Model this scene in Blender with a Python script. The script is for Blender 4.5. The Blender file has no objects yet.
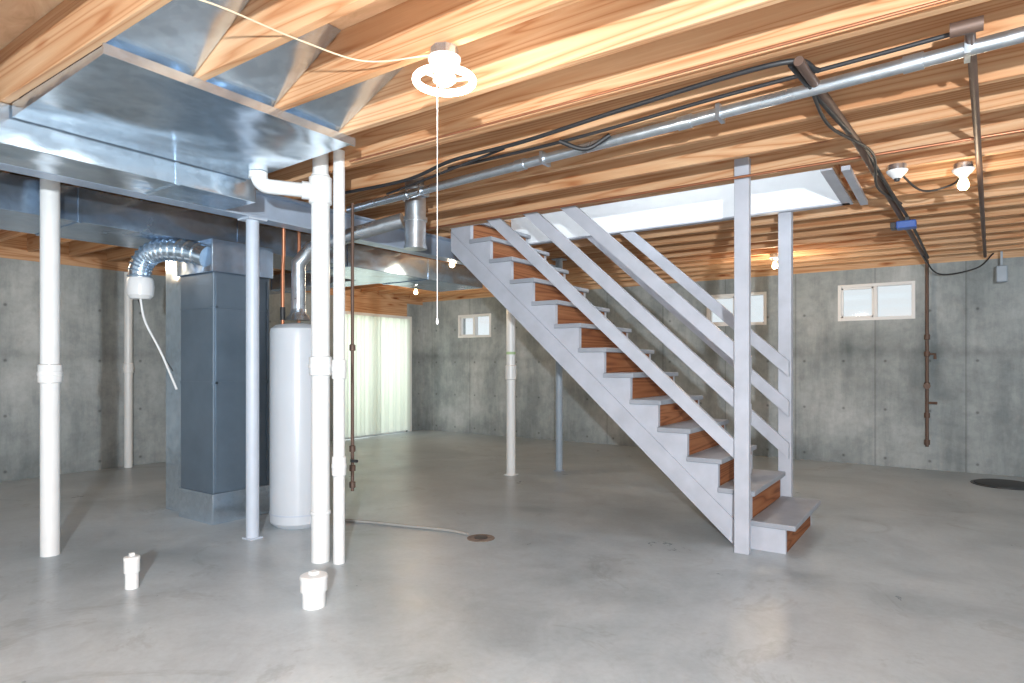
import bpy, math, random
from mathutils import Vector, Matrix
random.seed(3)
S = bpy.context.scene
try:
    S.view_settings.view_transform = 'Standard'
except Exception: pass

# ---------------------------------------------------------------- materials
def new_mat(name):
    m = bpy.data.materials.new(name); m.use_nodes = True
    nt = m.node_tree
    return m, nt, nt.nodes['Principled BSDF']
def N(nt, t, **kw):
    n = nt.nodes.new(t)
    for k, v in kw.items(): setattr(n, k, v)
    return n
def ramp(nt, fac, stops, interp='LINEAR'):
    r = N(nt, 'ShaderNodeValToRGB'); r.color_ramp.interpolation = interp
    cr = r.color_ramp
    while len(cr.elements) < len(stops): cr.elements.new(0.5)
    for e, (p, c) in zip(cr.elements, stops):
        e.position = p; e.color = (*c, 1) if len(c) == 3 else c
    nt.links.new(fac, r.inputs[0]); return r.outputs[0]
def mixc(nt, a, b, fac, mode='MIX'):
    m = N(nt, 'ShaderNodeMix', data_type='RGBA', blend_type=mode)
    for sock, v in ((m.inputs[0], fac), (m.inputs[6], a), (m.inputs[7], b)):
        if isinstance(v, (int, float)): sock.default_value = v
        elif isinstance(v, tuple): sock.default_value = (*v, 1)
        else: nt.links.new(v, sock)
    return m.outputs[2]
def math_(nt, op, a, b=0.0):
    m = N(nt, 'ShaderNodeMath', operation=op)
    for s, v in ((m.inputs[0], a), (m.inputs[1], b)):
        if isinstance(v, (int, float)): s.default_value = v
        else: nt.links.new(v, s)
    return m.outputs[0]
def noise(nt, vec, scale, detail=4, rough=0.55, dist=0.0):
    n = N(nt, 'ShaderNodeTexNoise')
    n.inputs['Scale'].default_value = scale; n.inputs['Detail'].default_value = detail
    n.inputs['Roughness'].default_value = rough; n.inputs['Distortion'].default_value = dist
    nt.links.new(vec, n.inputs['Vector']); return n.outputs[0]
def mapped(nt, scale=(1, 1, 1), rnd=False):
    tc = N(nt, 'ShaderNodeTexCoord'); mp = N(nt, 'ShaderNodeMapping')
    mp.inputs['Scale'].default_value = scale
    if rnd:
        oi = N(nt, 'ShaderNodeObjectInfo')
        vm = N(nt, 'ShaderNodeVectorMath', operation='SCALE')
        cx = N(nt, 'ShaderNodeCombineXYZ')
        for i in range(3): nt.links.new(oi.outputs['Random'], cx.inputs[i])
        nt.links.new(cx.outputs[0], vm.inputs[0]); vm.inputs['Scale'].default_value = 37.0
        ad = N(nt, 'ShaderNodeVectorMath', operation='ADD')
        nt.links.new(tc.outputs['Object'], ad.inputs[0]); nt.links.new(vm.outputs[0], ad.inputs[1])
        nt.links.new(ad.outputs[0], mp.inputs[0])
    else:
        nt.links.new(tc.outputs['Object'], mp.inputs[0])
    return mp.outputs[0]
def bump(nt, bsdf, h, strength=0.2, dist=0.01):
    b = N(nt, 'ShaderNodeBump'); b.inputs['Strength'].default_value = strength
    b.inputs['Distance'].default_value = dist
    nt.links.new(h, b.inputs['Height']); nt.links.new(b.outputs[0], bsdf.inputs['Normal'])

def plain(name, col, rough=0.5, metal=0.0, var=0.08, nscale=6.0, spec=0.5):
    m, nt, b = new_mat(name)
    n = noise(nt, mapped(nt), nscale, 4)
    d = tuple(max(0, c * (1 - var)) for c in col); l = tuple(min(1, c * (1 + var)) for c in col)
    nt.links.new(ramp(nt, n, [(0.3, d), (0.7, l)]), b.inputs['Base Color'])
    b.inputs['Roughness'].default_value = rough; b.inputs['Metallic'].default_value = metal
    b.inputs['Specular IOR Level'].default_value = spec
    return m

def wood(name, c_lo, c_mid, c_hi, axis='X', rnd=True):
    m, nt, b = new_mat(name)
    sc = {'X': (0.28, 9, 9), 'Y': (9, 0.28, 9), 'Z': (9, 9, 0.28)}[axis]
    v = mapped(nt, sc, rnd)
    n1 = noise(nt, v, 0.7, 2, 0.45, 0.5)
    w = math_(nt, 'FRACT', math_(nt, 'MULTIPLY', n1, 15.0))
    w = math_(nt, 'PINGPONG', w, 0.5); w = math_(nt, 'MULTIPLY', w, 2.0)
    fine = noise(nt, v, 16.0, 5, 0.7)
    base = ramp(nt, w, [(0.0, c_lo), (0.3, c_mid), (1.0, c_hi)])
    base = mixc(nt, base, ramp(nt, fine, [(0.3, (0.80, 0.74, 0.68)), (0.7, (1, 1, 1))]), 0.5, 'MULTIPLY')
    ks = {'X': (0.9, 4, 4), 'Y': (4, 0.9, 4), 'Z': (4, 4, 0.9)}[axis]
    vo = N(nt, 'ShaderNodeTexVoronoi'); vo.inputs['Scale'].default_value = 1.7
    nt.links.new(mapped(nt, ks, rnd), vo.inputs['Vector'])
    k = ramp(nt, vo.outputs['Distance'], [(0.06, (0.26, 0.10, 0.045)), (0.10, (0.70, 0.46, 0.32)), (0.19, (1, 1, 1))])
    base = mixc(nt, base, k, 0.9, 'MULTIPLY')
    big = noise(nt, mapped(nt, (0.8, 0.8, 0.8), rnd), 1.2, 2)
    base = mixc(nt, base, ramp(nt, big, [(0.35, (0.86, 0.77, 0.69)), (0.65, (1, 1, 1))]), 0.7, 'MULTIPLY')
    oi = N(nt, 'ShaderNodeObjectInfo')
    base = mixc(nt, base, ramp(nt, oi.outputs['Random'], [(0, (0.78, 0.70, 0.62)), (1, (1, 1, 1))]), 0.8, 'MULTIPLY')
    nt.links.new(base, b.inputs['Base Color'])
    b.inputs['Roughness'].default_value = 0.65
    b.inputs['Specular IOR Level'].default_value = 0.2
    bump(nt, b, fine, 0.12, 0.003)
    return m

M_joist = wood('pine_joist', (0.55, 0.28, 0.14), (0.70, 0.43, 0.25), (0.77, 0.53, 0.34))
M_joistY = wood('pine_joist_y', (0.50, 0.26, 0.13), (0.64, 0.39, 0.23), (0.74, 0.50, 0.32), 'Y')
M_riser = wood('riser_wood', (0.19, 0.065, 0.027), (0.30, 0.115, 0.048), (0.38, 0.165, 0.075), 'Y')

def osb():
    m, nt, b = new_mat('subfloor_plywood')
    v = mapped(nt, (1, 3, 1))
    n = noise(nt, v, 3.0, 6, 0.6, 1.0)
    c = ramp(nt, n, [(0.3, (0.52, 0.30, 0.16)), (0.5, (0.67, 0.42, 0.25)), (0.7, (0.76, 0.54, 0.34))])
    nt.links.new(c, b.inputs['Base Color']); b.inputs['Roughness'].default_value = 0.7
    return m
M_osb = osb()

def concrete_wall():
    m, nt, b = new_mat('concrete_wall')
    v = mapped(nt)
    n1 = noise(nt, v, 0.8, 6, 0.62, 0.4)
    n2 = noise(nt, mapped(nt, (3, 3, 0.5)), 1.2, 6, 0.68)
    n3 = noise(nt, v, 7, 7, 0.72)
    c = ramp(nt, n1, [(0.32, (0.28, 0.315, 0.325)), (0.5, (0.40, 0.435, 0.445)), (0.68, (0.55, 0.58, 0.585))])
    c = mixc(nt, c, ramp(nt, n2, [(0.36, (0.58, 0.61, 0.62)), (0.58, (1, 1, 1))]), 0.7, 'MULTIPLY')
    c = mixc(nt, c, ramp(nt, n3, [(0.32, (0.64, 0.65, 0.66)), (0.58, (1, 1, 1))]), 0.6, 'MULTIPLY')
    tc = N(nt, 'ShaderNodeTexCoord'); sp = N(nt, 'ShaderNodeSeparateXYZ')
    nt.links.new(tc.outputs['Object'], sp.inputs[0])
    s = math_(nt, 'ADD', sp.outputs[0], sp.outputs[1])
    f = math_(nt, 'FRACT', math_(nt, 'ADD', math_(nt, 'DIVIDE', s, 0.92), 30.0))
    c = mixc(nt, c, ramp(nt, f, [(0.0, (0.5, 0.5, 0.5)), (0.010, (0.62, 0.62, 0.62)), (0.025, (1, 1, 1))]), 0.7, 'MULTIPLY')
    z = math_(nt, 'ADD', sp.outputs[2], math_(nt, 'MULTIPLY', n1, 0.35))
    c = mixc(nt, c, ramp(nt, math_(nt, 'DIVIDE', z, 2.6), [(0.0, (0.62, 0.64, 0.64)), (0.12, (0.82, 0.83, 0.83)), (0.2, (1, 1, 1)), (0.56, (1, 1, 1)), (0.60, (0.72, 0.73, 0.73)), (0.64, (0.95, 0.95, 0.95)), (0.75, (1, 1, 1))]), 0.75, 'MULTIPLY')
    fz = math_(nt, 'FRACT', math_(nt, 'DIVIDE', math_(nt, 'ADD', sp.outputs[2], 0.2), 0.6))
    fx = math_(nt, 'FRACT', math_(nt, 'ADD', math_(nt, 'DIVIDE', s, 0.46), 60.25))
    dx = math_(nt, 'MULTIPLY', math_(nt, 'SUBTRACT', fx, 0.5), 0.46); dz = math_(nt, 'MULTIPLY', math_(nt, 'SUBTRACT', fz, 0.5), 0.6)
    d = math_(nt, 'SQRT', math_(nt, 'ADD', math_(nt, 'MULTIPLY', dx, dx), math_(nt, 'MULTIPLY', dz, dz)))
    c = mixc(nt, c, ramp(nt, d, [(0.010, (0.3, 0.3, 0.3)), (0.018, (0.85, 0.85, 0.85)), (0.03, (1, 1, 1))]), 0.7, 'MULTIPLY')
    nt.links.new(c, b.inputs['Base Color']); b.inputs['Roughness'].default_value = 0.85
    bump(nt, b, n3, 0.3, 0.012)
    return m
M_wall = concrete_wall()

def concrete_floor():
    m, nt, b = new_mat('concrete_floor')
    v = mapped(nt)
    n1 = noise(nt, v, 0.6, 6, 0.62, 0.6)
    n2 = noise(nt, v, 2.2, 8, 0.72, 0.5)
    n3 = noise(nt, v, 30, 4, 0.7)
    c = ramp(nt, n1, [(0.3, (0.31, 0.365, 0.40)), (0.5, (0.43, 0.485, 0.52)), (0.7, (0.54, 0.59, 0.62))])
    c = mixc(nt, c, ramp(nt, n2, [(0.32, (0.64, 0.65, 0.66)), (0.56, (1, 1, 1))]), 0.62, 'MULTIPLY')
    c = mixc(nt, c, ramp(nt, n3, [(0.3, (0.84, 0.84, 0.84)), (0.6, (1, 1, 1))]), 0.5, 'MULTIPLY')
    st = noise(nt, v, 1.1, 5, 0.75, 1.5)
    c = mixc(nt, c, ramp(nt, st, [(0.58, (1, 1, 1)), (0.64, (0.80, 0.79, 0.78)), (0.70, (0.92, 0.92, 0.91))]), 0.75, 'MULTIPLY')
    nt.links.new(c, b.inputs['Base Color'])
    nt.links.new(ramp(nt, n2, [(0.3, (0.26,)*3), (0.7, (0.44,)*3)]), b.inputs['Roughness'])
    bump(nt, b, n2, 0.08, 0.01)
    return m
M_floor = concrete_floor()

def galv(name, col, rough, var=0.12):
    m, nt, b = new_mat(name)
    vo = N(nt, 'ShaderNodeTexVoronoi'); vo.inputs['Scale'].default_value = 26
    nt.links.new(mapped(nt), vo.inputs['Vector'])
    n = noise(nt, mapped(nt), 2.0, 4)
    d = tuple(c * (1 - var) for c in col)
    c = ramp(nt, vo.outputs['Color'], [(0.2, d), (0.8, col)])
    nt.links.new(c, b.inputs['Base Color'])
    b.inputs['Metallic'].default_value = 0.9
    nt.links.new(ramp(nt, n, [(0.3, (rough * 0.8,)*3), (0.7, (rough * 1.3,)*3)]), b.inputs['Roughness'])
    bump(nt, b, noise(nt, mapped(nt, (1, 0.6, 1)), 2.2, 2), 0.45, 0.08)
    return m
M_galv = galv('galvanized_sheet', (0.66, 0.77, 0.88), 0.2)
M_galvb = galv('galvanized_blue', (0.46, 0.59, 0.75), 0.22)
M_pipe = galv('galvanized_pipe', (0.6, 0.65, 0.70), 0.3)
M_pvc = plain('white_pvc', (0.76, 0.77, 0.77), 0.28, var=0.03)
M_wire = plain('beige_romex', (0.50, 0.40, 0.28), 0.5, var=0.05)
M_white = plain('white_vinyl', (0.80, 0.80, 0.80), 0.35, var=0.02)
M_dry = plain('drywall_white', (0.80, 0.83, 0.86), 0.8, var=0.03)
M_steelw = plain('painted_steel_white', (0.50, 0.56, 0.65), 0.4, var=0.05)
M_steelg = plain('painted_steel_grey', (0.30, 0.36, 0.43), 0.4, var=0.08)
M_beam = plain('painted_beam', (0.44, 0.53, 0.66), 0.35, 0.3, var=0.08)
M_stair = plain('stair_paint_grey', (0.43, 0.45, 0.51), 0.5, var=0.09)
M_tread = plain('tread_paint_grey', (0.29, 0.31, 0.35), 0.5, var=0.1)
M_unit = plain('furnace_steel_dark', (0.145, 0.195, 0.25), 0.3, 0.4, var=0.08)
M_heater = plain('heater_enamel', (0.57, 0.61, 0.66), 0.3, var=0.02)
M_dark = plain('black_cable', (0.02, 0.02, 0.022), 0.5)
M_iron = plain('iron_pipe', (0.13, 0.08, 0.06), 0.55, 0.3)
M_copper = plain('copper', (0.42, 0.17, 0.09), 0.4, 0.7)
M_blk = plain('black_plastic', (0.03, 0.03, 0.035), 0.4)
M_blue = plain('blue_plastic', (0.05, 0.12, 0.4), 0.4)
M_lid = plain('sump_lid', (0.04, 0.045, 0.05), 0.6)
M_stain = plain('rusty_drain', (0.22, 0.17, 0.14), 0.8, var=0.3, nscale=30)
M_hose = plain('grey_hose', (0.33, 0.32, 0.30), 0.5)
M_green = plain('green_mark', (0.45, 0.62, 0.35), 0.6)
M_ground = plain('outside_lawn', (0.25, 0.4, 0.15), 0.9, var=0.3)

def emit(name, col, st):
    m, nt, b = new_mat(name)
    b.inputs['Base Color'].default_value = (*col, 1)
    b.inputs['Emission Color'].default_value = (*col, 1)
    b.inputs['Emission Strength'].default_value = st
    return m
M_bulb = emit('bulb_warm', (1.0, 0.75, 0.4), 12)
M_tube = emit('lamp_tube', (1.0, 0.95, 0.85), 6)

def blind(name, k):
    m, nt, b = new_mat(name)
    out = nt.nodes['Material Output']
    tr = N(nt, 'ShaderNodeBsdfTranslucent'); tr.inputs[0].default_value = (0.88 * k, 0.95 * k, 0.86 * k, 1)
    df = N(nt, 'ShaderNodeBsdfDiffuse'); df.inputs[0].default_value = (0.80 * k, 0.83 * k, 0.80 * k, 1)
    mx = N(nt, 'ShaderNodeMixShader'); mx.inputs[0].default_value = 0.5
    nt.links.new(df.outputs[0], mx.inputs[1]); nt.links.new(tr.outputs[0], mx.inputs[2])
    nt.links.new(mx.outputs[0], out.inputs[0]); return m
M_blinds = [blind('blind_vinyl', 1.0), blind('blind_vinyl_shade', .84)]  # second copy is darker: alternating slat shading put into the colour
def glass():
    m, nt, b = new_mat('window_glass')
    out = nt.nodes['Material Output']
    tr = N(nt, 'ShaderNodeBsdfTransparent'); gl = N(nt, 'ShaderNodeBsdfGlossy'); gl.inputs['Roughness'].default_value = 0.05
    mx = N(nt, 'ShaderNodeMixShader'); mx.inputs[0].default_value = 0.06
    nt.links.new(tr.outputs[0], mx.inputs[1]); nt.links.new(gl.outputs[0], mx.inputs[2])
    nt.links.new(mx.outputs[0], out.inputs[0]); return m
M_glass = glass()

# ---------------------------------------------------------------- geometry helpers
def link(o, parent=None):
    S.collection.objects.link(o)
    if parent: o.parent = parent
    return o
def empty(name):
    o = bpy.data.objects.new(name, None); o.empty_display_size = 0.1
    return link(o)
BOXF = [(0, 3, 2, 1), (4, 5, 6, 7), (0, 1, 5, 4), (1, 2, 6, 5), (2, 3, 7, 6), (3, 0, 4, 7)]
def boxes(name, lst, mat, parent=None, bevel=0.0):
    vs, fs = [], []
    for (x0, x1, y0, y1, z0, z1) in lst:
        b = len(vs)
        vs += [(x0, y0, z0), (x1, y0, z0), (x1, y1, z0), (x0, y1, z0), (x0, y0, z1), (x1, y0, z1), (x1, y1, z1), (x0, y1, z1)]
        fs += [tuple(b + i for i in f) for f in BOXF]
    me = bpy.data.meshes.new(name); me.from_pydata(vs, [], fs); me.update()
    me.materials.append(mat)
    o = link(bpy.data.objects.new(name, me), parent)
    if bevel:
        md = o.modifiers.new('bevel', 'BEVEL'); md.width = bevel; md.segments = 2
    return o
def box(name, x0, x1, y0, y1, z0, z1, mat, parent=None, bevel=0.0):
    return boxes(name, [(x0, x1, y0, y1, z0, z1)], mat, parent, bevel)
def prism_xz(name, pts, y0, y1, mat, parent=None):
    n = len(pts)
    vs = [(x, y0, z) for x, z in pts] + [(x, y1, z) for x, z in pts]
    fs = [tuple(range(n)), tuple(reversed(range(n, 2 * n)))]
    for i in range(n):
        j = (i + 1) % n; fs.append((j, i, n + i, n + j))
    me = bpy.data.meshes.new(name); me.from_pydata(vs, [], fs)
    import bmesh
    bm = bmesh.new(); bm.from_mesh(me); bmesh.ops.recalc_face_normals(bm, faces=bm.faces); bm.to_mesh(me); bm.free()
    me.materials.append(mat)
    return link(bpy.data.objects.new(name, me), parent)
def lathe(name, prof, base, mat, parent=None, axis=Vector((0, 0, 1)), seg=32):
    a = axis.normalized(); q = Vector((0, 0, 1)).rotation_difference(a)
    vs, fs = [], []
    for r, h in prof:
        for i in range(seg):
            t = 2 * math.pi * i / seg
            vs.append(tuple(Vector(base) + q @ Vector((r * math.cos(t), r * math.sin(t), h))))
    for k in range(len(prof) - 1):
        for i in range(seg):
            j = (i + 1) % seg
            fs.append((k * seg + i, k * seg + j, (k + 1) * seg + j, (k + 1) * seg + i))
    fs.append(tuple(reversed(range(seg)))); fs.append(tuple((len(prof) - 1) * seg + i for i in range(seg)))
    me = bpy.data.meshes.new(name); me.from_pydata(vs, [], fs); me.update()
    me.materials.append(mat)
    for p in me.polygons: p.use_smooth = len(p.vertices) == 4
    try: me.set_sharp_from_angle(angle=math.radians(35))
    except Exception: pass
    return link(bpy.data.objects.new(name, me), parent)
def cyl(name, p0, p1, r, mat, parent=None, seg=24):
    p0, p1 = Vector(p0), Vector(p1); d = p1 - p0
    return lathe(name, [(r, 0), (r, d.length)], p0, mat, parent, d, seg)
def tube(name, pts, r, mat, parent=None, smooth=False, cyclic=False):
    P = [Vector(p) for p in pts]
    if smooth and len(P) > 2:
        Q = []
        ext = [P[0] * 2 - P[1]] + P + [P[-1] * 2 - P[-2]]
        for i in range(1, len(ext) - 2):
            a, b, c, d = ext[i - 1:i + 3]
            for k in range(8):
                t = k / 8
                Q.append(0.5 * ((2 * b) + (-a + c) * t + (2 * a - 5 * b + 4 * c - d) * t * t + (-a + 3 * b - 3 * c + d) * t ** 3))
        Q.append(P[-1]); P = Q
    cu = bpy.data.curves.new(name, 'CURVE'); cu.dimensions = '3D'
    cu.bevel_depth = r; cu.bevel_resolution = 5; cu.use_fill_caps = True
    sp = cu.splines.new('POLY'); sp.points.add(len(P) - 1)
    for i, p in enumerate(P): sp.points[i].co = (*p, 1)
    sp.use_cyclic_u = cyclic; sp.use_smooth = True
    cu.materials.append(mat)
    tmp = bpy.data.objects.new('tmp', cu); S.collection.objects.link(tmp)
    dg = bpy.context.evaluated_depsgraph_get()
    me = bpy.data.meshes.new_from_object(tmp.evaluated_get(dg))
    bpy.data.objects.remove(tmp)
    me.name = name
    if not me.materials: me.materials.append(mat)
    return link(bpy.data.objects.new(name, me), parent)
def arc(p0, corner, p1, r, n=8):
    p0, c, p1 = Vector(p0), Vector(corner), Vector(p1)
    a = (p0 - c).normalized(); b = (p1 - c).normalized()
    s, e = c + a * r, c + b * r
    out = [p0]
    for i in range(n + 1):
        t = i / n; out.append((1 - t) ** 2 * s + 2 * t * (1 - t) * c + t * t * e)
    out.append(p1); return out

# ---------------------------------------------------------------- room constants
ZC = 2.5; ZF = 2.74
XL, YB = -8.35, 9.05
XR, YN = 3.6, -3.5

box('floor', XL - 0.25, XR, YN, YB + 0.25, -0.12, 0.0, M_floor)
OX0, OX1, OY0, OY1 = -3.77, -0.68, 4.44, 5.44
boxes('ceiling', [(XL - .25, XR, YN, OY0, ZF, ZF + .03), (XL - .25, XR, OY1, YB + .25, ZF, ZF + .03),
                  (XL - .25, OX0, OY0, OY1, ZF, ZF + .03), (OX1, XR, OY0, OY1, ZF, ZF + .03)], M_osb)

def wall_cells(u0, u1, z0, z1, holes):
    us = sorted({u0, u1} | {h[0] for h in holes} | {h[1] for h in holes})
    zs = sorted({z0, z1} | {h[2] for h in holes} | {h[3] for h in holes})
    out = []
    for i in range(len(us) - 1):
        for j in range(len(zs) - 1):
            cu, cz = (us[i] + us[i + 1]) / 2, (zs[j] + zs[j + 1]) / 2
            if any(h[0] < cu < h[1] and h[2] < cz < h[3] for h in holes): continue
            out.append((us[i], us[i + 1], zs[j], zs[j + 1]))
    return out
WIN = [(-1.18, -0.34, 1.81, 2.27), (-2.87, -2.05, 1.80, 2.25), (-7.48, -6.72, 1.75, 2.17)]
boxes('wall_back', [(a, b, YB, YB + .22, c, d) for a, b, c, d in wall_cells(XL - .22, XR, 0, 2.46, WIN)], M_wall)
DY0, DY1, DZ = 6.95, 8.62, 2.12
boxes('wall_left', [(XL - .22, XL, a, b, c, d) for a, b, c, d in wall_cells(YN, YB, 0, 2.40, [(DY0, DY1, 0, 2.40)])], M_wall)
box('trim_1', XL - .22, XR, YB, YB + .2, 2.46, ZF, M_joist)
box('trim_2', XL - .22, XL, YN, DY0, 2.40, ZF, M_joistY)
e = empty('door_header')
for i in range(3):
    box('header_ply_%d' % i, XL - .22 + i * .07, XL - .155 + i * .07, DY0, YB, DZ + .04, ZF, M_joistY, e)

# ---------------------------------------------------------------- joists
e = empty('ceiling_joists')
y = 1.1 - 0.4 * 11
k = 0
while y < YB - 0.05:
    yy = y
    if abs(y - 4.3) < .02: yy = 4.38
    if abs(y - 5.5) < .02: yy = 5.48
    segs = [(XL, XR)]
    if OY0 < y < OY1 and abs(y-4.3) > .02: segs = [(XL, OX0 - .08), (OX1 + .08, XR)]
    for s in segs:
        box('joist_%d' % k, s[0], s[1], yy - .02, yy + .02, ZC, ZF, M_joist, e, 0.003); k += 1
    y += 0.4
box('opening_trimmer_near', OX0 - .08, OX1 + .08, 4.40, 4.44, ZC, ZF, M_joist, e)
box('opening_trimmer_far', OX0 - .08, OX1 + .08, 5.445, 5.46, ZC, ZF, M_joist, e)
box('opening_header_left', OX0 - .08, OX0 - .012, OY0, OY1, ZC, ZF, M_joistY, e)
box('opening_header_right', OX1 + .012, OX1 + .08, OY0, OY1, ZC, ZF, M_joistY, e)
for row_x in (-5.8, 1.6):
    y = 1.1 - 1.2
    while y < 8.6:
        if not (4.2 < y < 5.4):
            box('blocking', row_x, row_x + .04, y + .02, y + .38, ZC + .01, ZF, M_joistY, e)
        y += .4

# stairwell drywall lining
e = empty('stairwell_drywall')
WT = 4.6
box('lining_far', OX0, OX1, OY1 - .012, OY1, ZC - .005, WT, M_dry, e)
box('lining_near', OX0, OX1, OY0, OY0 + .012, ZC, WT, M_dry, e)
box('lining_left', OX0 - .012, OX0, OY0, OY1, 2.78, WT, M_dry, e)
box('lining_right', OX1, OX1 + .012, OY0, OY1, ZC, WT, M_dry, e)
box('lining_top', OX0 - .02, OX1 + .02, OY0 - .02, OY1 + .02, WT, WT + .02, M_dry, e)
boxes('edge_bead', [(OX0, OX1 + .05, OY1 - .02, OY1 + .05, ZC - .014, ZC - .002),
                    (OX1 - .0, OX1 + .07, OY0, OY1 + .05, ZC - .014, ZC - .002),
                    (OX1 + .12, OX1 + .17, OY0, OY1 + .05, ZC - .03, ZC - .002)], M_stair, e)

# ---------------------------------------------------------------- staircase
st = empty('basement_staircase')
RISE, RUN, X1 = 0.198, 0.221, -0.86
def nose(n): return X1 - RUN * (n - 1)
NT = 13
def sawtooth():
    up = [(nose(1) - .03, 0.0)]
    for n in range(1, NT + 1):
        xr = nose(n) - .03
        up.append((xr, RISE * n - .036))
        nx = nose(n + 1) - .03 if n < NT else OX0 + .002
        up.append((nx, RISE * n - .036))
    low_z = .9 * (-1.22 - OX0)
    up.append((OX0 + .002, low_z)); up.append((-1.22, 0.0))
    return up
saw = sawtooth()
prism_xz('stringer_near', saw, 4.46, 4.50, M_stair, st)
prism_xz('stringer_far', saw, 5.36, 5.40, M_stair, st)
def band(z_at, w, x0, ztop, y0, y1, name, mat, x_end=None):
    h = w / 2 / math.cos(math.atan(.9))
    f = lambda x: z_at + .9 * (-1.15 - x)
    xa = -1.15 - (ztop - z_at - h) / .9 if x_end is None else x_end
    xb = -1.15 - (ztop - z_at + h) / .9
    pts = [(x0, f(x0) - h), (x0, f(x0) + h), (xa, f(xa) + h)]
    if x_end is None: pts.append((xb, ztop))
    else: pts.append((x_end, f(x_end) - h))
    return prism_xz(name, pts, y0, y1, mat, st)
band(0.055, 0.10, -1.2, 2.6, 4.445, 4.46, 'skirt_near', M_stair, x_end=OX0 + .01)
for n in range(1, NT + 1):
    xn = nose(n); z = RISE * n
    back = nose(n + 1) - .03
    if back < OX0: back = OX0 + .003
    x_f = xn + (.035 if n == 1 else 0)
    box('tread_%d' % n, back, x_f, 4.435, 5.415, z - .036, z, M_tread, st, 0.006)
    box('riser_%d' % n, xn - .05, xn - .03, 4.50, 5.36, z - RISE + .001, z - .036, M_riser, st)
box('post_near', -1.18, -1.085, 4.30, 4.355, 0, 2.62, M_stair, st, 0.004)
box('post_far', -1.15, -1.05, 5.47, 5.55, 0, ZC, M_stair, st, 0.004)
for i, z in enumerate((.64, .98, 1.30)):
    band(z, .092, -1.09, ZC, 4.356, 4.394, 'rail_near_%d' % i, M_stair)
    band(z, .092, -1.06, ZC - .02, 5.42, 5.458, 'rail_far_%d' % i, M_stair)

# ---------------------------------------------------------------- I-beam and columns
e = empty('steel_i_beam')
BX = -4.13; BZ = 2.3; BY0, BY1 = YN, 6.9
boxes('flanges', [(BX - .07, BX + .07, BY0, BY1, BZ, BZ + .014), (BX - .07, BX + .07, BY0, BY1, ZC - .014, ZC - .001)], M_beam, e)
box('web', BX - .006, BX + .006, BY0, BY1, BZ + .014, ZC - .014, M_beam, e)
def column(px, py, r, ztop, mat, mark=False):
    c = empty('steel_column')
    cyl('shaft', (px, py, .012), (px, py, ztop - .012), r, mat, c)
    box('base_plate', px - r * 1.15, px + r * 1.15, py - r * 1.15, py + r * 1.15, 0, .012, mat, c, .003)
    box('top_plate', px - r * 1.6, px + r * 1.6, py - r * 1.6, py + r * 1.6, ztop - .012, ztop, mat, c)
    if mark:
        cyl('paint_mark', (px, py, 1.37), (px, py, 1.40), r + .001, M_green, c)
        lathe('coupling', [(r, 0), (r * 1.2, .01), (r * 1.2, .16), (r, .17)], (px, py, 1.08), mat, c)
column(-4.13, 2.68, .045, BZ, M_steelw)
column(-4.10, 5.90, .052, BZ, M_pvc, True)
column(-3.79, 6.45, .042, ZC, M_steelg)

# ---------------------------------------------------------------- ducts
def duct(name, x0, x1, y0, y1, z0, z1, mat, rib=1.2, axis='Y'):
    c = empty(name)
    box('duct_body', x0, x1, y0, y1, z0, z1, mat, c, 0.004)
    ribs = []
    p = (y0 if axis == 'Y' else x0) + rib * .5
    while p < (y1 if axis == 'Y' else x1) - .05:
        if axis == 'Y': ribs.append((x0 - .008, x1 + .008, p, p + .025, z0 - .008, z1 - .001))
        else: ribs.append((p, p + .025, y0 - .008, y1 + .008, z0 - .008, z1 - .001))
        p += rib
    if ribs: boxes('seam_cleats', ribs, mat, c, .002)
    return c
duct('supply_duct_trunk', -4.05, -3.69, YN, 2.42, 2.30, 2.495, M_galv)
c = empty('return_duct_transition')
prism_xz('sloped_pan', [(-2.70, 2.498), (-2.70, 2.465), (-3.67, 2.43), (-3.67, 2.498)], 1.12, 2.36, M_galv, c)
boxes('hem_edge', [(-2.70, -2.69, 1.11, 2.37, 2.455, 2.498)], M_galv, c)
for i, yb in enumerate((1.12, 1.52, 1.92)):
    pts = [(-3.6, 2.50), (-2.74, 2.50), (-2.22, 2.735), (-3.6, 2.735)]
    prism_xz('bay_pan_%d' % i, pts, yb + .005, yb + .355, M_galv, c)
duct('main_duct_trunk', -5.75, -5.0, YN, 6.55, 2.25, 2.49, M_galvb)
duct('branch_duct', -8.1, -5.77, 5.2, 5.55, 2.27, 2.47, M_galvb, 1.0, 'X')

# ---------------------------------------------------------------- furnace
f = empty('furnace_air_handler')
box('cabinet', -5.22, -4.73, 2.73, 3.23, .24, 1.98, M_unit, f, .008)
box('base_pan', -5.23, -4.72, 2.72, 3.24, 0, .24, M_galv, f, .004)
boxes('panel_seams', [(-4.735, -4.722, 2.74, 3.22, 1.10, 1.118), (-4.735, -4.722, 2.74, 3.22, 1.70, 1.712),
                      (-5.21, -4.74, 2.722, 2.735, 1.10, 1.118), (-5.21, -4.74, 2.722, 2.735, 1.70, 1.712),
                      (-4.735,-4.722,2.75,2.765,.26,1.95), (-4.735,-4.722,3.195,3.21,.26,1.95)], M_unit, f)
box('plenum', -5.24, -4.71, 2.71, 3.25, 1.98, 2.238, M_galvb, f, .004)
box('return_drop', -5.60, -5.24, 2.80, 3.22, 0, 2.238, M_galv, f, .006)
pts = []
A, B_, C_ = Vector((-4.80, 2.72, 2.10)), Vector((-5.45, 2.46, 2.32)), Vector((-5.36, 2.48, 1.86))
for i in range(17):
    t = i / 16; pts.append((1 - t) ** 2 * A + 2 * t * (1 - t) * B_ + t * t * C_)
tube('flex_elbow', pts, .082, M_galv, f)
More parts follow.
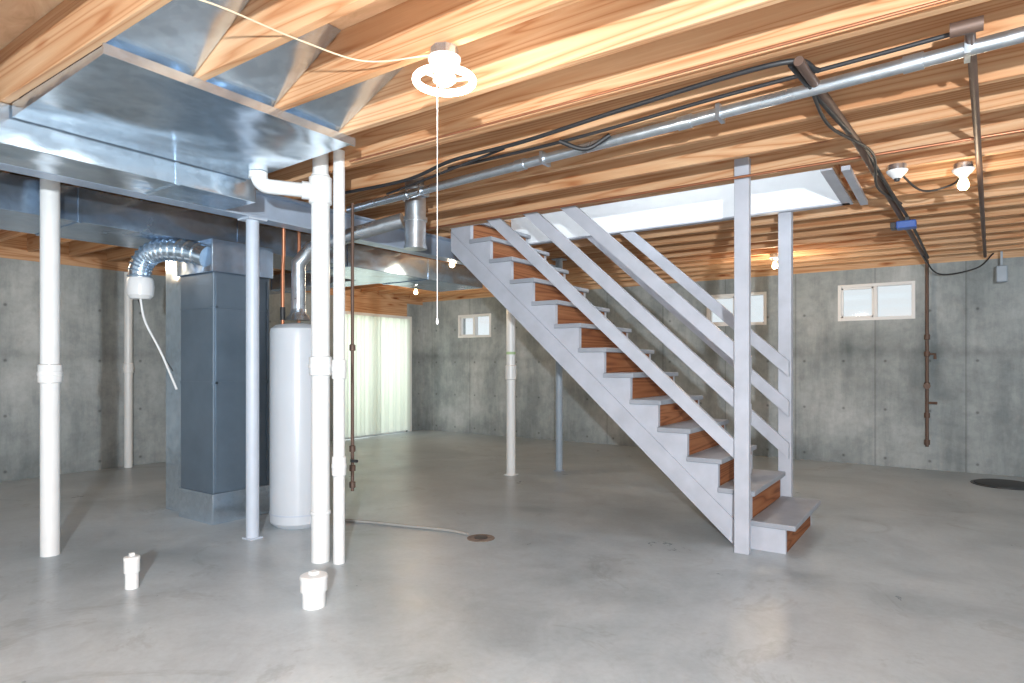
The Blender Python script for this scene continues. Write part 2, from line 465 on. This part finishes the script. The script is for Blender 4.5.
for i in range(1, 16):
    d = (pts[i + 1] - pts[i - 1]).normalized()
    lathe('flex_rib_%d' % i, [(.083, -.008), (.091, 0), (.083, .008)], pts[i], M_galv, f, d, 24)
lathe('white_boot', [(.07, 0), (.095, .03), (.10, .10), (.095, .15), (.086, .17)], (-5.355, 2.48, 1.78), M_white, f)
tube('drain_hose', [(-5.34, 2.47, 1.80), (-5.32, 2.5, 1.6), (-5.27, 2.60, 1.35), (-5.20, 2.69, 1.05)], .009, M_white, f, smooth=True)
tube('thermostat_wire', [(-5.40, 2.47, 1.82), (-5.34, 2.55, 1.5), (-5.24, 2.68, 1.2)], .004, M_dark, f, smooth=True)

# ---------------------------------------------------------------- water heater
w = empty('water_heater')
hx, hy = -4.21, 3.13
lathe('tank', [(.17, 0), (.195, .02), (.212, .04), (.212, 1.50), (.207, 1.53), (.17, 1.56), (.05, 1.58)], (hx, hy, 0.0), M_heater, w, seg=48)
lathe('jacket_ring', [(.215, 0), (.215, .012)], (hx, hy, .10), M_steelw, w, seg=48)
lathe('draft_hood', [(.10, 0), (.06, .06), (.055, .09)], (hx, hy, 1.60), M_pipe, w)
tube('flue_riser', [(hx, hy, 1.68), (hx, hy, 2.05), (hx + .1, hy + .04, 2.16), (-3.72, 3.30, 2.26), (-3.38, 3.44, 2.34)], .055, M_pipe, w)
tube('cold_line', [(hx - .1, hy + .08, 1.55), (hx - .1, hy + .08, 2.46)], .014, M_copper, w)
tube('hot_line', [(hx - .06, hy - .1, 1.55), (hx - .06, hy - .1, 2.0), (hx - .02, hy - .12, 2.1), (hx - .02, hy - .12, 2.46)], .014, M_copper, w)
tube('relief_line', arc((hx + .16, hy + .02, 1.52), (hx + .24, hy + .0, 1.62), (hx + .245, hy, .25), .05), .011, M_pipe, w)
lathe('dielectric_nipple', [(.02, 0), (.02, .1)], (hx - .06, hy - .1, 1.6), M_dark, w)
v = empty('flue_stack')
cyl('stack_pipe', (-3.28, 3.47, 2.13), (-3.28, 3.47, 2.73), .078, M_pipe, v)
lathe('stack_collar', [(.088, 0), (.088, .03)], (-3.28, 3.47, 2.32), M_pipe, v)
lathe('stack_cap', [(.086, 0), (.086, .02)], (-3.28, 3.47, 2.115), M_pipe, v)
box('stack_strap', -3.40, -3.16, 3.46, 3.488, 2.49, 2.495, M_galv, v)

# ---------------------------------------------------------------- PVC plumbing
def pvc_post(name, x, y, r, z1, coups):
    c = empty(name)
    cyl('pipe', (x, y, 0), (x, y, z1), r, M_pvc, c)
    for z in coups:
        lathe('coupling', [(r * 1.02, 0), (r * 1.22, .006), (r * 1.22, .05), (r * 1.3, .052), (r * 1.3, .075), (r * 1.22, .077), (r * 1.22, .12), (r * 1.02, .126)], (x, y, z), M_pvc, c)
    return c
pvc_post('pvc_vent_pipe', -4.87, 1.69, .055, ZC - .002, [1.13])
pvc_post('pvc_vent_pipe', -8.25, 3.68, .045, 2.38, [1.15])
c = pvc_post('pvc_drain_stack', -3.30, 2.62, .058, 2.46, [1.18])
lathe('sanitary_tee', [(.058, 0), (.072, .01), (.072, .17), (.058, .18)], (-3.30, 2.62, 2.27), M_pvc, c)
cyl('stub_up', (-3.30, 2.62, 2.46), (-3.30, 2.62, 2.60), .05, M_pvc, c)
tube('branch_arm', arc((-3.30, 2.62, 2.355), (-3.50, 2.31, 2.355), (-3.50, 2.31, 2.44), .07, 8), .045, M_pvc, c)
lathe('arm_hub', [(.056, 0), (.056, .05)], (-3.335, 2.566, 2.355), M_pvc, c, Vector((-.20, -.31, 0)))
lathe('elbow_hub', [(.055, 0), (.055, .035)], (-3.50, 2.31, 2.40), M_pvc, c)
lathe('cleanout_band', [(.06, 0), (.065, .004), (.065, .02), (.06, .024)], (-3.30, 2.62, 0.3), M_pvc, c)
pvc_post('pvc_riser_pipe', -3.17, 2.66, .036, 2.6, [1.16, .55])
def cleanout(x, y, r, h):
    c = empty('floor_cleanout')
    lathe('hub', [(r * .86, 0), (r * .86, h * .45), (r, h * .47), (r, h * .82), (r * 1.04, h * .83), (r * 1.04, h * .9), (r * .96, h * .93), (r * .4, h * .95)], (x, y, 0), M_pvc, c)
    q = r * .3
    box('plug_nut', x - q, x + q, y - q, y + q, h * .93, h * 1.04, M_pvc, c, .003)
cleanout(-3.77, 1.70, .040, .19)
cleanout(-2.71, 2.11, .068, .175)

# ---------------------------------------------------------------- gas line, conduits, cables
g = empty('gas_pipe')
tube('line', [(-3.55, 3.10, .34), (-3.55, 3.10, 2.42)], .012, M_iron, g)
for z in (.36, .48, .62, 1.35): lathe('fitting', [(.012, 0), (.022, .005), (.022, .045), (.012, .05)], (-3.55, 3.10, z), M_iron, g)
box('valve_handle', -3.55, -3.49, 3.08, 3.10, .55, .57, M_blk, g)
c = empty('condensate_hose')
tube('hose', [(-3.98, 3.38, .012), (-3.75, 3.46, .012), (-3.5, 3.52, .012), (-3.1, 3.62, .012), (-2.90, 3.62, .012)], .012, M_hose, c, smooth=True)
c = empty('floor_drain')
lathe('drain_ring', [(.10, 0), (.10, .004), (.07, .006)], (-2.78, 3.62, 0), M_stain, c)
lathe('grate', [(.05, 0), (.05, .009)], (-2.78, 3.62, 0), M_blk, c)

c = empty('galvanized_conduit')
cyl('conduit', (-3.85, 3.33, 2.462), (0.35, 2.96, 2.462), .028, M_pipe, c)
for t in (.15, .4, .65, .88):
    x = -3.85 + 4.2 * t; y_ = 3.33 - .37 * t
    lathe('coupler', [(.034, 0), (.034, .07)], (x, y_, 2.462), M_pipe, c, Vector((4.2, -.37, 0)))
    box('strap', x + .2, x + .22, y_ - .06, y_ + .04, 2.43, 2.498, M_pipe, c)
c = empty('copper_water_line')
tube('line', [(-3.9, 4.25, 2.48), (0.9, 4.25, 2.48)], .009, M_copper, c)
c = empty('copper_water_line')
tube('line', [(-3.0, 2.60, 2.488), (1.5, 2.60, 2.488)], .006, M_copper, c)
c = empty('electrical_cable')
tube('cable_a', [(-3.6, 3.0, 2.47), (-2.9, 2.98, 2.45), (-2.46, 2.92, 2.48), (-1.9, 2.86, 2.465), (-1.2, 2.80, 2.485), (-.57, 2.76, 2.49), (-.45, 2.9, 2.48)], .011, M_dark, c, smooth=True)
tube('cable_b', [(-2.6, 3.05, 2.49), (-1.7, 2.99, 2.47), (-.9, 2.93, 2.48), (-.3, 2.9, 2.485), (.05, 2.88, 2.49)], .009, M_dark, c, smooth=True)
tube('cable_c', [(-3.3, 3.2, 2.47), (-2.7, 2.96, 2.42), (-2.1, 2.95, 2.49)], .008, M_dark, c, smooth=True)
tube('cable_g', [(-1.75, 2.98, 2.47), (-1.62, 3.04, 2.42), (-1.5, 3.09, 2.485)], .012, M_dark, c, smooth=True)
c = empty('electrical_cable')
tube('cable_d', [(-.54, 2.80, 2.49), (-.46, 3.4, 2.455), (-.40, 4.1, 2.48), (-.33, 5.2, 2.45), (-.27, 6.6, 2.48), (-.2, 8.6, 2.47)], .012, M_dark, c, smooth=True)
tube('cable_h', [(-.50, 3.0, 2.46), (-.49, 3.5, 2.44), (-.36, 4.1, 2.45), (-.39, 4.8, 2.42), (-.30, 5.6, 2.47)], .008, M_dark, c, smooth=True)
c = empty('electrical_cable')
tube('cable_e', [(-.27, 4.70, 2.48), (-.15, 5.1, 2.43), (.02, 5.15, 2.46), (.07, 4.9, 2.48)], .007, M_dark, c, smooth=True)
c = empty('electrical_cable')
tube('cable_f', [(-.25, 8.3, 2.47), (-.1, 8.8, 2.30), (.25, 8.9, 2.35), (.4, 8.8, 2.49)], .008, M_dark, c, smooth=True)
c = empty('iron_service_pipe')
tube('run', [(-.50, 2.75, 2.475), (-.42, 3.9, 2.475), (-.22, 8.95, 2.475)], .020, M_iron, c)
tube('drop', [(-.22, 8.98, 2.475), (-.22, 8.98, .28)], .018, M_iron, c)
for z in (.30, .62, .98, 1.35, 1.55): lathe('drop_fitting', [(.02, 0), (.03, .004), (.03, .06), (.02, .064)], (-.22, 8.98, z), M_iron, c)
tube('branch_1', [(-.22, 8.98, 1.38), (-.14, 8.96, 1.38), (-.14, 8.96, 1.32)], .015, M_iron, c)
tube('branch_2', [(-.22, 8.98, .80), (-.12, 8.96, .80)], .015, M_iron, c)
lathe('valve_wheel', [(.035, 0), (.035, .012)], (-.22, 8.95, 1.0), M_iron, c, Vector((0, -1, 0)))
c = empty('iron_service_pipe')
tube('run', [(.06, 2.80, 2.475), (.33, 8.9, 2.475)], .016, M_iron, c)
tube('elbow', [(.0, 2.82, 2.475), (.10, 2.82, 2.475)], .026, M_iron, c)
c = empty('romex_cable')
tube('romex', [(-2.15, 1.05, 2.49), (-2.08, 1.20, 2.49), (-2.04, 1.52, 2.49), (-1.96, 1.78, 2.49), (-1.70, 1.90, 2.492)], .0035, M_wire, c, smooth=True)
c = empty('cable_junction_box')
box('body', -.36, -.22, 6.0, 6.12, 2.36, 2.42, M_blue, c, .01)
box('cap', -.40, -.36, 6.0, 6.12, 2.365, 2.415, M_blk, c, .005)
box('bracket', -.30, -.27, 6.05, 6.07, 2.42, 2.45, M_blk, c)

# ---------------------------------------------------------------- lamps
def bulb_lamp(x, y, lit=True, power=6, z=ZC):
    c = empty('porcelain_lampholder')
    lathe('box', [(.052, 0), (.052, .035)], (x, y, z - .035), M_galv, c)
    lathe('porcelain_base', [(.022, 0), (.03, .01), (.05, .03), (.06, .045), (.06, .05)], (x, y, z - .085), M_white, c)
    if lit:
        lathe('bulb', [(.004, 0), (.02, .004), (.03, .018), (.032, .035), (.026, .055), (.014, .08), (.013, .09)], (x, y, z - .165), M_bulb, c)
        l = bpy.data.lights.new('bulb_light', 'POINT'); l.energy = power; l.color = (1, .80, .56); l.shadow_soft_size = .04
        o = link(bpy.data.objects.new('bulb_light', l), c); o.location = (x, y, z - .22)
    else:
        lathe('socket', [(.015, 0), (.02, .02)], (x, y, z - .10), M_blk, c)
bulb_lamp(-.27, 4.62, False)
bulb_lamp(.07, 4.82, True, 8)
bulb_lamp(-1.62, 7.55, True, 28)
bulb_lamp(-6.75, 7.15, True, 30)
bulb_lamp(-6.6, 2.3, True, 14)
bulb_lamp(-4.55, 5.4, True, 14)

c = empty('circline_ceiling_lamp')
lx, ly = -1.64, 1.90
lathe('junction_box', [(.055, 0), (.055, .04)], (lx, ly, 2.46), M_galv, c, seg=8)
lathe('lampholder', [(.03, 0), (.055, .02), (.065, .05), (.065, .055)], (lx, ly, 2.405), M_white, c)
lathe('ballast_hub', [(.03, 0), (.045, .012), (.045, .03), (.02, .045)], (lx, ly, 2.36), M_white, c)
R = .112
tube('fluorescent_ring', [(lx + R * math.cos(t * math.pi / 20), ly + R * math.sin(t * math.pi / 20), 2.372) for t in range(40)], .015, M_tube, c, cyclic=True)
for a in (0, 2.094, 4.189):
    a += .4
    tube('spoke', [(lx, ly, 2.372), (lx + R * math.cos(a), ly + R * math.sin(a), 2.372)], .006, M_white, c)
tube('pull_cord', [(lx - .02, ly - .02, 2.36), (lx - .02, ly - .02, 1.43)], .0015, M_white, c)
lathe('cord_knob', [(.003, 0), (.006, .01), (.003, .025)], (lx - .02, ly - .02, 1.41), M_white, c)
l = bpy.data.lights.new('ring_light', 'POINT'); l.energy = 15; l.color = (1, .95, .86); l.shadow_soft_size = .12
o = link(bpy.data.objects.new('ring_light', l), c); o.location = (lx, ly, 2.28)

# ---------------------------------------------------------------- windows
for i, (a, b, z0, z1) in enumerate(WIN):
    c = empty('window_%d' % (i + 1))
    t = .04; y0, y1 = YB - .005, YB + .09
    boxes('frame', [(a, a + t, y0, y1, z0, z1), (b - t, b, y0, y1, z0, z1), (a + t, b - t, y0, y1, z0, z0 + t), (a + t, b - t, y0, y1, z1 - t, z1),
                    ((a + b) / 2 - .022, (a + b) / 2 + .022, y0 - .005, y1, z0 + t, z1 - t)], M_white, c, .004)
    boxes('sash', [(a + t, a + t + .02, y0 + .02, y1 - .01, z0 + t, z1 - t), ((a + b) / 2 - .042, (a + b) / 2 - .022, y0 + .02, y1 - .01, z0 + t, z1 - t),
                   (a + t, (a + b) / 2, y0 + .02, y1 - .01, z0 + t, z0 + t + .02), (a + t, (a + b) / 2, y0 + .02, y1 - .01, z1 - t - .02, z1 - t)], M_white, c)
    box('glass', a + t, b - t, YB + .06, YB + .064, z0 + t, z1 - t, M_glass, c)

# sliding glass door with vertical blinds
c = empty('door_1')
X0, X1_ = XL - .14, XL - .04
t = .06
boxes('frame', [(X0, X1_, DY0, DY0 + t, 0, DZ), (X0, X1_, DY1 - t, DY1, 0, DZ), (X0, X1_, DY0 + t, DY1 - t, DZ - t, DZ), (X0, X1_, DY0 + t, DY1 - t, 0, .04),
                (X0 + .02, X1_ - .02, (DY0 + DY1) / 2 - .04, (DY0 + DY1) / 2 + .04, .04, DZ - t)], M_white, c, .004)
box('glass', XL - .10, XL - .095, DY0 + t, DY1 - t, .04, DZ - t, M_glass, c)
box('trim_3', XL - .22, XL + .015, DY1, DY1 + .10, 0, DZ + .04, M_white)
c = empty('vertical_blinds')
box('headrail', XL + .015, XL + .075, DY0 - .06, DY1 + .02, DZ - .02, DZ + .03, M_white, c, .004)
ns = 18
for i in range(ns):
    yc = DY0 + .0 + (DY1 - DY0) * (i + .5) / ns
    ang = math.radians((66 if i % 2 else 48) + random.uniform(-6, 6))
    dx, dy = math.cos(ang) * .055, math.sin(ang) * .055
    me = bpy.data.meshes.new('slat_%d' % i)
    vs = []
    for z in (.04, DZ - .02):
        for s in (-1, -.5, 0, .5, 1):
            vs.append((XL + .055 + dx * s + .012 * (1 - s * s) , yc + dy * s, z))
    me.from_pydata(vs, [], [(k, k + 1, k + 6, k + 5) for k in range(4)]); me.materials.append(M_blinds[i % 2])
    link(bpy.data.objects.new('slat_%d' % i, me), c)

c = empty('sump_pit_lid')
lathe('lid', [(.27, 0), (.27, .015), (.255, .02), (.05, .022)], (.48, 8.35, 0), M_lid, c, seg=40)
lathe('lid_ring', [(.30, 0), (.30, .006)], (.48, 8.35, 0), M_blk, c, seg=40)
c = empty('flood_light')
box('housing', .42, .52, 8.72, 8.84, 2.16, 2.34, M_steelg, c, .01)
box('arm', .46, .48, 8.77, 8.79, 2.34, 2.499, M_steelg, c)
box('lawn', -25, XL - .25, -5, 30, -.2, -.1, M_ground)

# ---------------------------------------------------------------- lights
def point(name, loc, e_, col, r):
    l = bpy.data.lights.new(name, 'POINT'); l.energy = e_; l.color = col; l.shadow_soft_size = r
    o = link(bpy.data.objects.new(name, l)); o.location = loc; return o
point('camera_flash', (.85, -1.3, 1.58), 1400, (.90, .96, 1), .05)
point('stairwell_fill_light', (-2.0, 4.95, 3.9), 38, (1, .99, .98), .2)  # added lamp without a fixture, brightens the stairwell lining from above
l = bpy.data.lights.new('daylight_patio', 'AREA'); l.energy = 72; l.shape = 'RECTANGLE'; l.size = 1.9; l.size_y = 2.2; l.color = (.96, 1, .97)
o = link(bpy.data.objects.new('daylight_patio', l)); o.location = (XL - 1.3, 7.8, 1.5); o.rotation_euler = (0, -math.pi / 2, 0)

wd = bpy.data.worlds.new('World'); S.world = wd; wd.use_nodes = True
bg = wd.node_tree.nodes['Background']; bg.inputs[0].default_value = (.86, .95, 1, 1); bg.inputs[1].default_value = 0.98

# ---------------------------------------------------------------- camera
cam = bpy.data.cameras.new('Camera'); co = link(bpy.data.objects.new('Camera', cam))
cam.sensor_width = 36; cam.lens = 632 / 1024 * 36; cam.shift_y = 23.5 / 1024
cam.clip_start = .02
co.location = (0, 0, 1.25); co.rotation_euler = (math.pi / 2, 0, math.radians(34.7))
S.camera = co
